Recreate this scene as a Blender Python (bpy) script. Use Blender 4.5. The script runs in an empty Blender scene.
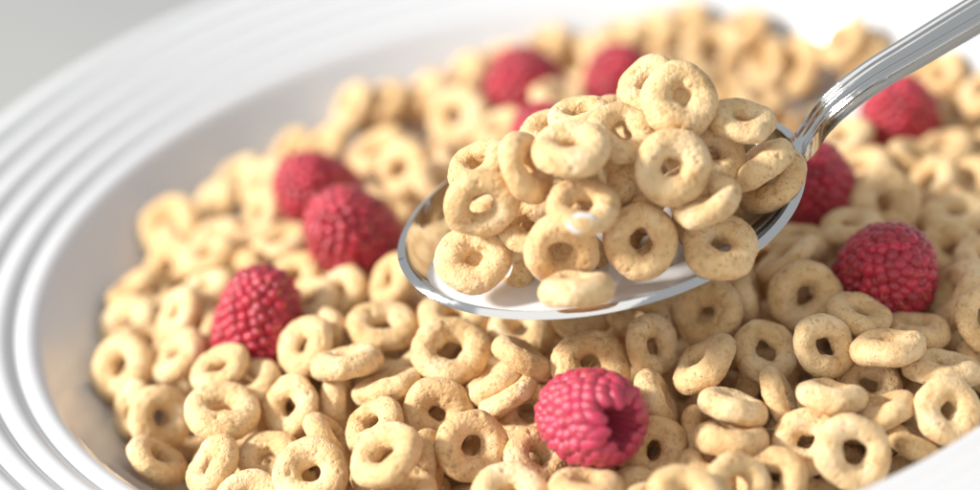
import bpy, bmesh, math, random
import numpy as np
from mathutils import Vector, Matrix, noise

# ------------------------------------------------------------------ camera, world, lamps, exposure
scene = bpy.context.scene
col = scene.collection
CAM_POS = Vector((-0.014497, -0.387915, 0.224794))
CAM_R = Vector((0.987150, -0.080070, -0.138288)); CAM_U = Vector((0.159796, 0.494638, 0.854283)); CAM_F = Vector((0.000000, 0.865403, -0.501076))
cam_data = bpy.data.cameras.new("camera"); cam = bpy.data.objects.new("camera", cam_data); col.objects.link(cam)
m = Matrix((CAM_R, CAM_U, -CAM_F)).transposed().to_4x4(); m.translation = CAM_POS
cam.matrix_world = m
cam_data.sensor_width = 36.0
cam_data.lens = 36.0 * 2365.15 / 980.0
cam_data.clip_start = 0.01; cam_data.clip_end = 50.0
cam_data.dof.use_dof = True
cam_data.dof.focus_distance = 0.401
cam_data.dof.aperture_fstop = 5.2
cam_data.dof.aperture_blades = 0
scene.camera = cam

world = bpy.data.worlds.new("World"); scene.world = world; world.use_nodes = True
wbg = world.node_tree.nodes["Background"]
wbg.inputs[0].default_value = (0.90, 0.95, 1.0, 1); wbg.inputs[1].default_value = 0.54

def area_lamp(name, direction, dist, size, power, colour):
    ld = bpy.data.lights.new(name, 'AREA'); ld.shape = 'RECTANGLE'; ld.size = size[0]; ld.size_y = size[1]
    ld.energy = power; ld.color = colour
    o = bpy.data.objects.new(name, ld); col.objects.link(o)
    d = Vector(direction).normalized(); o.location = d * dist
    o.rotation_euler = (-d).to_track_quat('-Z', 'Y').to_euler()
    return o
# low sun through a window at the back left, and an added soft fill lamp from the camera side
area_lamp("window_lamp", (-0.805, -0.085, 0.588), 1.5, (0.20, 0.20), 38.0, (1.0, 0.965, 0.915))
area_lamp("front_fill_lamp", (-0.45, -0.90, 0.55), 1.2, (1.1, 0.9), 2.5, (1.0, 0.96, 0.90))

scene.view_settings.view_transform = 'Standard'
scene.view_settings.look = 'None'
scene.view_settings.exposure = 0.20
scene.view_settings.gamma = 1.0
scene.view_settings.use_curve_mapping = False
scene.render.engine = 'CYCLES'
scene.cycles.use_denoising = True
scene.cycles.max_bounces = 10
scene.cycles.diffuse_bounces = 5
scene.cycles.glossy_bounces = 5
scene.cycles.sample_clamp_indirect = 4.0

rnd = random.Random(23)

# ------------------------------------------------------------------ helpers
def link(o, parent=None):
    col.objects.link(o)
    if parent is not None: o.parent = parent
    return o
def mesh_obj(name, verts, faces, mat, parent=None, smooth=True):
    me = bpy.data.meshes.new(name)
    me.from_pydata([tuple(v) for v in verts], [], [tuple(f) for f in faces]); me.update()
    if smooth: me.polygons.foreach_set('use_smooth', [True]*len(me.polygons))
    me.materials.append(mat)
    return link(bpy.data.objects.new(name, me), parent)
def empty(name, loc=(0, 0, 0)):
    o = bpy.data.objects.new(name, None); o.empty_display_size = 0.005; o.location = loc
    return link(o)
def tag(o, label=None, cat=None, group=None, kind=None):
    if label: o["label"] = label
    if cat: o["category"] = cat
    if group: o["group"] = group
    if kind: o["kind"] = kind
    return o
class NT:
    def __init__(s, name):
        s.m = bpy.data.materials.new(name); s.m.use_nodes = True; s.t = s.m.node_tree
        s.b = s.t.nodes["Principled BSDF"]; s.out = s.t.nodes["Material Output"]
    def n(s, typ, **kw):
        x = s.t.nodes.new(typ)
        for k, v in kw.items():
            if k in x.inputs.keys(): x.inputs[k].default_value = v
            else: setattr(x, k, v)
        return x
    def l(s, a, b): s.t.links.new(a, b)
    def set(s, **kw):
        for k, v in kw.items(): s.b.inputs[k.replace('_', ' ')].default_value = v
    def ramp(s, fac, stops):
        r = s.n('ShaderNodeValToRGB'); e = r.color_ramp.elements
        while len(e) < len(stops): e.new(0.5)
        for el, (p, c) in zip(e, stops): el.position = p; el.color = tuple(c) + (1,) if len(c) == 3 else c
        s.l(fac, r.inputs[0]); return r
    def mix(s, fac, a, b, blend='MIX'):
        x = s.n('ShaderNodeMix', data_type='RGBA', blend_type=blend)
        for sock, v in ((x.inputs[0], fac), (x.inputs[6], a), (x.inputs[7], b)):
            if hasattr(v, 'links'): s.l(v, sock)
            else: sock.default_value = v if not isinstance(v, tuple) else (v + (1,) if len(v) == 3 else v)
        return x.outputs[2]
    def math(s, op, a, b=None, c=None):
        x = s.n('ShaderNodeMath', operation=op)
        for sock, v in zip(x.inputs, (a, b, c)):
            if v is None: continue
            if hasattr(v, 'links'): s.l(v, sock)
            else: sock.default_value = v
        return x.outputs[0]

# ------------------------------------------------------------------ materials
def cereal_material():
    k = NT("toasted_cereal")
    tc = k.n('ShaderNodeTexCoord'); oi = k.n('ShaderNodeObjectInfo')
    off = k.n('ShaderNodeVectorMath', operation='SCALE'); comb = k.n('ShaderNodeCombineXYZ')
    k.l(oi.outputs['Random'], comb.inputs[0]); k.l(oi.outputs['Random'], comb.inputs[1])
    k.l(comb.outputs[0], off.inputs[0]); off.inputs['Scale'].default_value = 3.7
    add = k.n('ShaderNodeVectorMath', operation='ADD'); k.l(tc.outputs['Object'], add.inputs[0]); k.l(off.outputs[0], add.inputs[1])
    P = add.outputs[0]
    def nz(scale, det, rough=.55):
        x = k.n('ShaderNodeTexNoise'); x.inputs['Scale'].default_value = scale; x.inputs['Detail'].default_value = det; x.inputs['Roughness'].default_value = rough
        k.l(P, x.inputs['Vector']); return x.outputs['Fac']
    big = nz(170, 3); mid = nz(620, 4, .6); fine = nz(2600, 3, .6)
    base = k.ramp(big, [(.25, (.62, .40, .18)), (.52, (.79, .565, .30)), (.8, (.86, .69, .46))]).outputs[0]
    speck = k.ramp(mid, [(.30, (.56, .36, .16)), (.46, (1, 1, 1)), (.7, (1.05, 1.03, 1.0))]).outputs[0]
    c = k.mix(.6, base, speck, 'MULTIPLY')
    # toasted freckles
    vo = k.n('ShaderNodeTexVoronoi'); vo.inputs['Scale'].default_value = 1000; vo.inputs['Randomness'].default_value = 1
    nv_ = k.n('ShaderNodeTexNoise'); nv_.inputs['Scale'].default_value = 1300; nv_.inputs['Detail'].default_value = 3; k.l(P, nv_.inputs['Vector'])
    sc_ = k.n('ShaderNodeVectorMath', operation='SCALE'); sc_.inputs['Scale'].default_value = .0016; k.l(nv_.outputs['Color'], sc_.inputs[0])
    ad_ = k.n('ShaderNodeVectorMath', operation='ADD'); k.l(P, ad_.inputs[0]); k.l(sc_.outputs[0], ad_.inputs[1]); k.l(ad_.outputs[0], vo.inputs['Vector'])
    size = k.math('MULTIPLY', nz(420, 1), .42)
    fre = k.math('SUBTRACT', size, vo.outputs['Distance'])
    fre = k.ramp(fre, [(.0, (0, 0, 0)), (.12, (1, 1, 1))]).outputs[0]
    c = k.mix(k.math('MULTIPLY', fre, .62), c, (.46, .25, .10))
    tint = k.ramp(oi.outputs['Random'], [(0, (.90, .84, .76)), (.35, (1, .97, .93)), (.75, (1.03, 1.03, 1.03)), (1, (.97, .90, .81))]).outputs[0]
    c = k.mix(1.0, c, tint, 'MULTIPLY')
    k.l(c, k.b.inputs['Base Color'])
    k.set(Roughness=.62, Specular_IOR_Level=.32, Subsurface_Weight=.09, Subsurface_Radius=(1.0, .55, .22), Subsurface_Scale=.0022)
    k.b.inputs['Sheen Weight'].default_value = .12
    # pores: two sizes of pits plus a fine crumb
    v2 = k.n('ShaderNodeTexVoronoi'); v2.inputs['Scale'].default_value = 1500; k.l(P, v2.inputs['Vector'])
    pit = k.ramp(v2.outputs['Distance'], [(.05, (0, 0, 0)), (.30, (1, 1, 1))]).outputs[0]
    pit = k.mix(k.ramp(nz(520, 2), [(.48, (0, 0, 0)), (.62, (1, 1, 1))]).outputs[0], (1, 1, 1), pit)
    h = k.math('ADD', k.math('MULTIPLY', pit, .8), k.math('ADD', k.math('MULTIPLY', mid, .9), k.math('MULTIPLY', fine, .6)))
    bp = k.n('ShaderNodeBump'); bp.inputs['Strength'].default_value = .9; bp.inputs['Distance'].default_value = .00045
    k.l(h, bp.inputs['Height']); k.l(bp.outputs[0], k.b.inputs['Normal'])
    return k.m

def berry_material(name, base, deep, bloom):
    k = NT(name); tc = k.n('ShaderNodeTexCoord'); oi = k.n('ShaderNodeObjectInfo')
    x = k.n('ShaderNodeTexNoise'); x.inputs['Scale'].default_value = 500; x.inputs['Detail'].default_value = 3; k.l(tc.outputs['Object'], x.inputs['Vector'])
    c = k.ramp(oi.outputs['Random'], [(0, deep), (1, base)]).outputs[0]
    c = k.mix(k.math('MULTIPLY', x.outputs['Fac'], bloom), c, (.80, .40, .48))
    k.l(c, k.b.inputs['Base Color'])
    k.set(Roughness=.32, Specular_IOR_Level=.6, Subsurface_Weight=.3, Subsurface_Radius=(1.0, .12, .18), Subsurface_Scale=.0025,
          Sheen_Weight=.22, Sheen_Roughness=.4, Sheen_Tint=(1.0, .84, .93, 1), Coat_Weight=.15, Coat_Roughness=.3)
    y = k.n('ShaderNodeTexNoise'); y.inputs['Scale'].default_value = 3200; y.inputs['Detail'].default_value = 2; k.l(tc.outputs['Object'], y.inputs['Vector'])
    bp = k.n('ShaderNodeBump'); bp.inputs['Strength'].default_value = .25; bp.inputs['Distance'].default_value = .0002
    k.l(y.outputs['Fac'], bp.inputs['Height']); k.l(bp.outputs[0], k.b.inputs['Normal'])
    return k.m

def simple(name, colour, rough, **kw):
    k = NT(name); k.set(Base_Color=tuple(colour) + (1,), Roughness=rough, **kw); return k

CEREAL = cereal_material()
BERRY_RED = berry_material("raspberry_red", (.48, .0025, .030), (.28, .0015, .012), .02)
BERRY_PINK = berry_material("raspberry_pink", (.52, .010, .068), (.37, .005, .034), .12)
HOLLOW = simple("raspberry_hollow", (.45, .03, .07), .6, Subsurface_Weight=.3, Subsurface_Radius=(1, .2, .2), Subsurface_Scale=.002, Sheen_Weight=.5).m
HAIR = simple("raspberry_style_hair", (.62, .36, .12), .5).m

def porcelain():
    k = NT("white_glazed_porcelain"); k.set(Base_Color=(.585, .59, .60, 1), Roughness=.16, Specular_IOR_Level=.5, Coat_Weight=.12, Coat_Roughness=.06)
    tc = k.n('ShaderNodeTexCoord'); x = k.n('ShaderNodeTexNoise'); x.inputs['Scale'].default_value = 60; x.inputs['Detail'].default_value = 3; k.l(tc.outputs['Object'], x.inputs['Vector'])
    bp = k.n('ShaderNodeBump'); bp.inputs['Strength'].default_value = .08; bp.inputs['Distance'].default_value = .0006
    k.l(x.outputs['Fac'], bp.inputs['Height']); k.l(bp.outputs[0], k.b.inputs['Normal'])
    r = k.ramp(x.outputs['Fac'], [(.3, (.12,)*3), (.7, (.24,)*3)]); k.l(r.outputs[0], k.b.inputs['Roughness'])
    return k.m
PORCELAIN = porcelain()

def steel():
    k = NT("polished_steel"); k.set(Base_Color=(.58, .57, .555, 1), Metallic=1.0, Roughness=.14)
    tc = k.n('ShaderNodeTexCoord'); x = k.n('ShaderNodeTexNoise'); x.inputs['Scale'].default_value = 700; x.inputs['Detail'].default_value = 4; k.l(tc.outputs['Object'], x.inputs['Vector'])
    r = k.ramp(x.outputs['Fac'], [(.3, (.05,)*3), (.75, (.13,)*3)]); k.l(r.outputs[0], k.b.inputs['Roughness'])
    bp = k.n('ShaderNodeBump'); bp.inputs['Strength'].default_value = .05; bp.inputs['Distance'].default_value = .0002
    k.l(x.outputs['Fac'], bp.inputs['Height']); k.l(bp.outputs[0], k.b.inputs['Normal'])
    return k.m
STEEL = steel()
MILK = simple("milk", (.78, .785, .79), .08, Specular_IOR_Level=.5, Subsurface_Weight=.5, Subsurface_Radius=(1, .9, .75), Subsurface_Scale=.002).m

def table_material():
    k = NT("pale_table"); tc = k.n('ShaderNodeTexCoord'); x = k.n('ShaderNodeTexNoise'); x.inputs['Scale'].default_value = 5; x.inputs['Detail'].default_value = 5; k.l(tc.outputs['Object'], x.inputs['Vector'])
    r = k.ramp(x.outputs['Fac'], [(.35, (.30, .305, .30)), (.65, (.34, .34, .33))]); k.l(r.outputs[0], k.b.inputs['Base Color']); k.set(Roughness=.45)
    return k.m

# ------------------------------------------------------------------ setting: table
TABLE_Z = -.046
tb = mesh_obj("table", [(-3, -3, TABLE_Z), (3, -3, TABLE_Z), (3, 3, TABLE_Z), (-3, 3, TABLE_Z)], [(0, 1, 2, 3)], table_material())
tag(tb, "pale grey table top under the bowl", kind="structure")

# ------------------------------------------------------------------ bowl (lathe)
R1 = .1; R2 = R1 * 1.3174; ZR = R1 * .1029
def lathe(name, prof, parent, seg=256):
    prof = np.array(prof); n = len(prof); a = np.arange(seg) * 2 * math.pi / seg
    V = np.stack([np.outer(prof[:, 0], np.cos(a)), np.outer(prof[:, 0], np.sin(a)), np.repeat(prof[:, 1][:, None], seg, 1)], -1).reshape(-1, 3)
    F = []
    for i in range(n - 1):
        for j in range(seg):
            k = (j + 1) % seg
            F.append((i*seg+j, i*seg+k, (i+1)*seg+k, (i+1)*seg+j))
    return mesh_obj(name, V, F, PORCELAIN, parent)
bowl = empty("bowl", (0, 0, TABLE_Z))
tag(bowl, "wide rimmed white porcelain bowl with concentric ridges, full of cereal and raspberries", "bowl")
def bz(p): return [(r, z - TABLE_Z) for r, z in p]
WELL_R = [0, .05, .068, .08, .088, .095, .1]; WELL_Z = [-.032, -.032, -.029, -.022, -.0145, -.0065, 0]
# smooth well profile through the control points (monotone cosine-eased spline)
def smooth_prof(rs, zs, n=48):
    rs = np.array(rs); zs = np.array(zs); t = np.linspace(0, 1, len(rs)); tt = np.linspace(0, 1, 400)
    r = np.interp(tt, t, rs); z = np.interp(tt, t, zs)
    ker = np.hanning(71); ker /= ker.sum()
    def sm(x):
        lo = 2*x[0]-x[1:36][::-1]; hi = 2*x[-1]-x[-36:-1][::-1]
        return np.convolve(np.concatenate([lo, x, hi]), ker, 'valid')[:len(x)]
    r, z = sm(r), sm(z); r[0] = rs[0]; i = np.linspace(0, len(r)-1, n).astype(int)
    return list(zip(r[i], z[i]))
wp = smooth_prof(WELL_R, WELL_Z)
wp = [(max(r, 0.0004), z) for r, z in wp]
wp[-1] = (R1, 0.0)
lathe("well", bz(wp), bowl)
edges = np.array([1.0, 1.052, 1.105, 1.158, 1.212, 1.265, 1.3174]) * R1
for i in range(6):
    a, b = edges[i], edges[i+1]; pr = []
    for t in np.linspace(0, 1, 15):
        r = a + (b - a) * t
        z = (r - R1) / (R2 - R1) * ZR + .0010 * (math.sin(math.pi * t ** .8)) ** 1.25
        pr.append((r, z))
    lathe("rim_ridge", bz(pr), bowl)
# rolled outer lip and underside
lip = [(R2, ZR)] + [(R2 + .0018 * math.sin(t), ZR - .0016 + .0016 * math.cos(t)) for t in np.linspace(0.2, math.pi, 10)]
under = [(R2 - .002, ZR - .0034), (R1 + .004, -.0048), (R1 - .002, -.010), (.088, -.024), (.062, -.038), (.060, TABLE_Z + .0005), (.056, TABLE_Z + .0005), (.054, -.038), (.001, -.037)]
lathe("lip", bz(lip), bowl)
lathe("underside", bz([lip[-1]] + under), bowl)

# ------------------------------------------------------------------ cereal ring meshes
def ring_mesh(seed, membrane=False):
    r = np.random.default_rng(seed); nu, nv = 150, 70
    tube = r.uniform(.34, .39); Rm = 1 - tube
    if membrane: tube = .43; Rm = .57
    U = np.arange(nu) * 2*np.pi/nu; W = np.arange(nv) * 2*np.pi/nv
    tv = tube * (1 + sum(r.normal(0, .035/k**.6) * np.cos(k*U + r.uniform(0, 7)) for k in range(1, 6)))
    rv = Rm * (1 + sum(r.normal(0, .018) * np.cos(k*U + r.uniform(0, 7)) for k in range(2, 5)))
    lift = sum(r.normal(0, .014) * np.cos(k*U + r.uniform(0, 7)) for k in range(2, 4))
    flat = r.uniform(.86, 1.0)
    cw, sw = np.cos(W), np.sin(W)
    # slightly squared tube, inner side flatter so the hole is irregular
    inner = 1 + r.uniform(-.12, .10) * (cw < 0) * cw**2
    rad = rv[:, None] + tv[:, None] * (np.sign(cw) * np.abs(cw)**.98 * inner)[None]
    zz = tv[:, None] * flat * (np.sign(sw) * np.abs(sw)**.98)[None] + lift[:, None]
    oval = r.uniform(.0, .09); rot = r.uniform(0, 7)
    X = rad * np.cos(U)[:, None]; Y = rad * np.sin(U)[:, None]
    c, s = math.cos(rot), math.sin(rot); Xr = c*X + s*Y; Yr = -s*X + c*Y; Xr *= 1 + oval*.5; Yr *= 1 - oval*.5
    V = np.stack([Xr, Yr, zz], -1).reshape(-1, 3)
    # outward direction per vertex
    N = np.stack([np.outer(np.cos(U), cw), np.outer(np.sin(U), cw), np.repeat(sw[None], nu, 0)], -1).reshape(-1, 3)
    Nr = N.copy(); Nr[:, 0] = c*N[:, 0] + s*N[:, 1]; Nr[:, 1] = -s*N[:, 0] + c*N[:, 1]
    o = Vector(r.uniform(-50, 50, 3))
    d = np.array([.055*noise.noise(Vector(p)*1.5 + o) + .016*noise.noise(Vector(p)*4.2 + o) + .012*noise.noise(Vector(p)*10 + o) for p in V])
    # pits and blister dimples
    for _ in range(int(r.integers(110, 160))):
        p0 = V[r.integers(len(V))]; w = r.choice([.026, .04, .06, .09], p=[.60, .28, .09, .03]); dep = w * r.uniform(.5, .95)
        q = ((V - p0)**2).sum(1) / w**2
        d -= dep * np.exp(-q * 1.4)
    # a few long dents and a crease
    for _ in range(3):
        p0 = V[r.integers(len(V))]; w = r.uniform(.18, .32); d -= r.uniform(.01, .04) * np.exp(-((V - p0)**2).sum(1)/w**2)
    V = V + Nr * d[:, None]
    V *= .0065 / np.quantile(np.hypot(V[:, 0], V[:, 1]), .985)
    F = [(i*nv+j, ((i+1) % nu)*nv+j, ((i+1) % nu)*nv+(j+1) % nv, i*nv+(j+1) % nv) for i in range(nu) for j in range(nv)]
    V = [tuple(v) for v in V]
    if membrane:      # a thin skin left across the hole
        b = len(V); k = 24
        for t in range(k):
            a = t*2*math.pi/k; V.append((.0024*math.cos(a), .0024*math.sin(a), .0003*math.sin(3*a)))
        V.append((0, 0, -.0004)); F += [(b+t, b+(t+1) % k, b+k) for t in range(k)]
    me = bpy.data.meshes.new("cereal_ring"); me.from_pydata(V, [], F); me.update()
    me.polygons.foreach_set('use_smooth', [True]*len(me.polygons)); me.materials.append(CEREAL)
    return me
RINGS = [ring_mesh(100 + i) for i in range(18)]
SKIN_RING = ring_mesh(400, True)

def ring_matrix(loc, n, dia, spin):
    n = Vector(n).normalized(); q = n.to_track_quat('Z', 'Y')
    return Matrix.LocRotScale(Vector(loc), q @ Matrix.Rotation(spin, 3, 'Z').to_quaternion(), Vector((dia/.0128,)*3))

# data rows: x, y, z (0.01 mm), axis (1/1000), diameter (0.01 mm), label
BOWL_RINGS = [
(-8573, -1260, -597, -479, -497, 724, 1356, 'tilted cereal ring, eighth nearest left of the oval raspberry at left'),
(-8377, -2426, -796, -808, -238, 539, 1180, 'tilted cereal ring, sixth nearest lower left of the oval raspberry at left'),
(-7786, -3048, -672, 449, -745, 493, 1227, 'face-on cereal ring, fourth nearest lower left of the oval raspberry at left'),
(-7824, -4280, -748, 679, 141, 720, 1228, 'edge-on cereal ring, seventh nearest lower left of the oval raspberry at left'),
(-6541, -4081, -80, 182, -132, 974, 1353, 'flat-lying cereal ring, second nearest lower left of the oval raspberry at left'),
(-6750, -5167, -452, -665, -166, 728, 1180, 'tilted cereal ring, fifth nearest below the oval raspberry at left'),
(-7444, -1517, -404, -504, -91, 859, 1180, 'flat-lying cereal ring, third nearest left of the oval raspberry at left'),
(-5366, -4022, -245, -555, -546, 628, 1180, 'tilted cereal ring, second nearest below the oval raspberry at left'),
(-4546, -3744, -527, 983, -181, 39, 1180, 'edge-on cereal ring, fourth nearest lower right of the oval raspberry at left'),
(-6196, -3251, -852, -162, -469, 868, 1180, 'buried cereal ring, third nearest below the oval raspberry at left'),
(-3608, -4044, -126, -168, 365, 916, 1297, 'flat-lying cereal ring, fourth nearest below the spoon tip'),
(-3904, -5148, -168, -508, -181, 842, 1180, 'tilted cereal ring, sixth nearest lower right of the oval raspberry at left'),
(-4714, -4937, -469, 807, 133, 575, 1180, 'edge-on cereal ring, fifth nearest lower right of the oval raspberry at left'),
(-2805, -4850, -314, 161, -754, 637, 1269, 'face-on cereal ring, fifth nearest below the spoon tip'),
(-3706, -6553, 161, -351, -147, 925, 1312, 'flat-lying cereal ring, seventh nearest lower right of the oval raspberry at left'),
(-2294, -5960, -337, 267, -822, 502, 1256, 'face-on cereal ring, fifth nearest left of the front pink raspberry'),
(-5040, -5979, -361, -53, -547, 835, 1318, 'face-on cereal ring, sixth nearest below the oval raspberry at left'),
(-5829, -4961, -638, -138, -360, 922, 1180, 'flat-lying cereal ring, fourth nearest below the oval raspberry at left'),
(-3080, -5875, -619, 975, -216, -57, 1180, 'edge-on cereal ring, seventh nearest left of the front pink raspberry'),
(-3497, -6854, -457, 110, -284, 953, 1180, 'flat-lying cereal ring, eighth nearest left of the front pink raspberry'),
(-1779, -7475, -361, 125, -156, 980, 1309, 'flat-lying cereal ring, third nearest lower left of the front pink raspberry'),
(-6135, -6038, -657, 95, -401, 911, 1180, 'face-on cereal ring, seventh nearest below the oval raspberry at left'),
(-5011, -2714, 133, -516, -420, 746, 1180, 'tilted cereal ring, nearest lower right of the oval raspberry at left'),
(-4252, -3717, 278, 9, 388, 922, 1384, 'flat-lying cereal ring, third nearest lower right of the oval raspberry at left'),
(-3589, -2479, 125, 130, -102, 986, 1368, 'flat-lying cereal ring, second nearest below the spoon tip'),
(-2430, -3761, 192, 209, -428, 879, 1420, 'face-on cereal ring, second nearest lower right of the spoon tip'),
(-3380, -2931, -382, -166, 155, 974, 1180, 'flat-lying cereal ring, third nearest below the spoon tip'),
(-4359, -657, -122, -460, -216, 861, 1180, 'flat-lying cereal ring, nearest below the lower paired raspberry'),
(-3324, -1181, 275, -743, -208, 636, 1180, 'tilted cereal ring, nearest lower left of the spoon tip'),
(-4706, -2100, -139, -808, -238, 539, 1180, 'tilted cereal ring, nearest right of the oval raspberry at left'),
(-4885, -938, -90, -460, -216, 861, 1180, 'flat-lying cereal ring, nearest upper right of the oval raspberry at left'),
(-5211, 237, -167, -386, -383, 839, 1180, 'tilted cereal ring, nearest lower left of the lower paired raspberry'),
(-2280, -2511, 110, 138, -15, 990, 1395, 'flat-lying cereal ring, nearest lower right of the spoon tip'),
(-1134, -3114, -13, -3, -269, 963, 1280, 'flat-lying cereal ring, second nearest upper left of the front pink raspberry'),
(-30, -3175, 159, 110, -284, 953, 1180, 'flat-lying cereal ring, third nearest above the front pink raspberry'),
(961, -3573, 175, 224, -287, 931, 1180, 'flat-lying cereal ring, third nearest upper right of the front pink raspberry'),
(-1191, -4401, 212, 650, 266, 712, 1180, 'edge-on cereal ring, nearest upper left of the front pink raspberry'),
(-82, -4685, 34, 126, -597, 793, 1379, 'face-on cereal ring, second nearest above the front pink raspberry'),
(1035, -4520, 129, 699, -617, 361, 1180, 'tilted cereal ring, second nearest upper right of the front pink raspberry'),
(2111, -3844, 185, -430, -621, 655, 1297, 'face-on cereal ring, seventh nearest upper right of the front pink raspberry'),
(2866, -3324, 57, 981, -142, 136, 1180, 'edge-on cereal ring, second nearest lower left of the raspberry behind the neck'),
(1817, -5282, 77, -513, 158, 844, 1293, 'edge-on cereal ring, fifth nearest upper right of the front pink raspberry'),
(-1724, -4470, -119, -414, 343, 843, 1180, 'edge-on cereal ring, fourth nearest left of the front pink raspberry'),
(-1554, -4845, -186, -414, 343, 843, 1180, 'edge-on cereal ring, third nearest left of the front pink raspberry'),
(-1231, -5091, -447, -211, -661, 720, 1180, 'face-on cereal ring, second nearest left of the front pink raspberry'),
(-1248, -6216, -661, 488, -366, 792, 1261, 'tilted cereal ring, nearest lower left of the front pink raspberry'),
(-532, -7674, -339, 156, 288, 945, 1239, 'flat-lying cereal ring, nearest below the front pink raspberry'),
(915, -5514, -351, 931, -60, 360, 1180, 'edge-on cereal ring, nearest right of the front pink raspberry'),
(703, -6487, -637, 143, -833, 534, 1180, 'face-on cereal ring, second nearest right of the front pink raspberry'),
(1452, -5977, -885, 968, -246, -39, 1180, 'edge-on cereal ring, fourth nearest right of the front pink raspberry'),
(275, -7372, -937, 316, -508, 801, 1180, 'face-on cereal ring, second nearest lower right of the front pink raspberry'),
(945, -8716, -77, 103, -343, 934, 1289, 'flat-lying cereal ring, fourth nearest lower right of the front pink raspberry'),
(1585, -7128, -743, 351, 170, 921, 1180, 'flat-lying cereal ring, fifth nearest right of the front pink raspberry'),
(2114, -6392, -94, 401, 325, 857, 1180, 'flat-lying cereal ring, seventh nearest right of the front pink raspberry'),
(1970, -6917, -366, 207, 352, 913, 1283, 'flat-lying cereal ring, sixth nearest right of the front pink raspberry'),
(2940, -4766, -204, 185, -617, 765, 1180, 'face-on cereal ring, seventh nearest lower left of the sharp raspberry at right'),
(2932, -6065, -297, 944, -106, 314, 1180, 'edge-on cereal ring, eighth nearest lower left of the sharp raspberry at right'),
(3869, -3727, 132, 23, -968, 251, 1340, 'face-on cereal ring, third nearest left of the sharp raspberry at right'),
(3869, -5348, 109, 495, -655, 571, 1180, 'face-on cereal ring, third nearest lower left of the sharp raspberry at right'),
(4900, -5658, 79, 54, 281, 958, 1303, 'flat-lying cereal ring, nearest below the sharp raspberry at right'),
(3743, -6461, -165, 305, 340, 890, 1238, 'flat-lying cereal ring, fifth nearest lower left of the sharp raspberry at right'),
(4563, -5510, -716, 212, -405, 889, 1180, 'flat-lying cereal ring, second nearest below the sharp raspberry at right'),
(4605, -6544, -566, -252, 361, 898, 1180, 'flat-lying cereal ring, fourth nearest below the sharp raspberry at right'),
(5576, -6884, -504, 152, -795, 587, 1180, 'face-on cereal ring, sixth nearest lower right of the sharp raspberry at right'),
(5794, -5691, -507, 255, 292, 922, 1420, 'flat-lying cereal ring, fourth nearest lower right of the sharp raspberry at right'),
(3842, -7634, -493, 143, -833, 534, 1305, 'face-on cereal ring, seventh nearest below the sharp raspberry at right'),
(3171, -7078, -555, -211, -661, 720, 1180, 'face-on cereal ring, tenth nearest lower left of the sharp raspberry at right'),
(4953, -6908, -1050, 587, 291, 755, 1180, 'edge-on cereal ring, sixth nearest below the sharp raspberry at right'),
(2472, -7757, -709, -289, -482, 827, 1180, 'face-on cereal ring, 12th nearest right of the front pink raspberry'),
(3240, -6974, -1295, 441, -261, 859, 1180, 'buried cereal ring, tenth nearest below the sharp raspberry at right'),
(1863, -8171, -390, 428, -489, 760, 1180, 'face-on cereal ring, ninth nearest right of the front pink raspberry'),
(6524, -3633, -440, -725, 87, 683, 1415, 'edge-on cereal ring, nearest right of the sharp raspberry at right'),
(6794, -4656, -347, 408, -681, 609, 1187, 'face-on cereal ring, second nearest lower right of the sharp raspberry at right'),
(5615, -4568, -413, 149, 153, 977, 1180, 'flat-lying cereal ring, nearest lower right of the sharp raspberry at right'),
(6876, -2041, -526, 110, -284, 953, 1318, 'flat-lying cereal ring, nearest upper right of the sharp raspberry at right'),
(3764, -2795, 391, -414, 343, 843, 1264, 'edge-on cereal ring, second nearest below the raspberry behind the neck'),
(4864, -1570, -581, 436, -379, 816, 1180, 'buried cereal ring, nearest left of the sharp raspberry at right'),
(5130, -1748, 168, -74, 27, 997, 1180, 'flat-lying cereal ring, nearest lower right of the raspberry behind the neck'),
(5901, -983, 122, 78, -833, 547, 1354, 'face-on cereal ring, nearest right of the raspberry behind the neck'),
(5896, 997, -232, -188, -20, 982, 1278, 'blurred flat-lying cereal ring, nearest lower left of the raspberry under the handle'),
(7049, 323, -377, -565, -115, 817, 1180, 'tilted cereal ring, second nearest lower right of the raspberry under the handle'),
(7865, 473, -622, -631, -147, 762, 1180, 'blurred tilted cereal ring, third nearest lower right of the raspberry under the handle'),
(7254, -847, -491, 16, -9, 1000, 1386, 'flat-lying cereal ring, second nearest upper right of the sharp raspberry at right'),
(4130, -1774, 9, 138, -15, 990, 1180, 'flat-lying cereal ring, nearest below the raspberry behind the neck'),
(5784, 2325, -240, -319, -40, 947, 1271, 'blurred flat-lying cereal ring, nearest left of the raspberry under the handle'),
(5080, 7073, -753, -808, -238, 539, 1362, 'blurred tilted cereal ring, second nearest above the raspberry behind the neck'),
(5743, 6800, -763, -787, -265, 557, 1420, 'blurred tilted cereal ring, third nearest upper left of the raspberry under the handle'),
(7014, 6145, -402, -631, -147, 762, 1222, 'blurred tilted cereal ring, nearest upper left of the raspberry under the handle'),
(6681, 6268, -106, -578, -121, 807, 1232, 'blurred tilted cereal ring, second nearest upper left of the raspberry under the handle'),
(8405, 3479, -753, -631, -147, 762, 1269, 'blurred tilted cereal ring, nearest right of the raspberry under the handle'),
(8886, 2929, -45, -400, -58, 915, 1254, 'blurred flat-lying cereal ring, second nearest right of the raspberry under the handle'),
(1134, 8612, -783, -808, -238, 539, 1394, 'blurred tilted cereal ring, nearest upper left of the raspberry behind the heap top'),
(2817, 8467, -357, -658, -162, 735, 1403, 'blurred tilted cereal ring, nearest upper right of the raspberry behind the heap top'),
(4047, 7925, -667, 292, -702, 650, 1420, 'blurred face-on cereal ring, second nearest right of the raspberry behind the heap top'),
(3914, 5659, -382, 256, -29, 966, 1309, 'blurred flat-lying cereal ring, third nearest right of the raspberry behind the heap top'),
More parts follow.
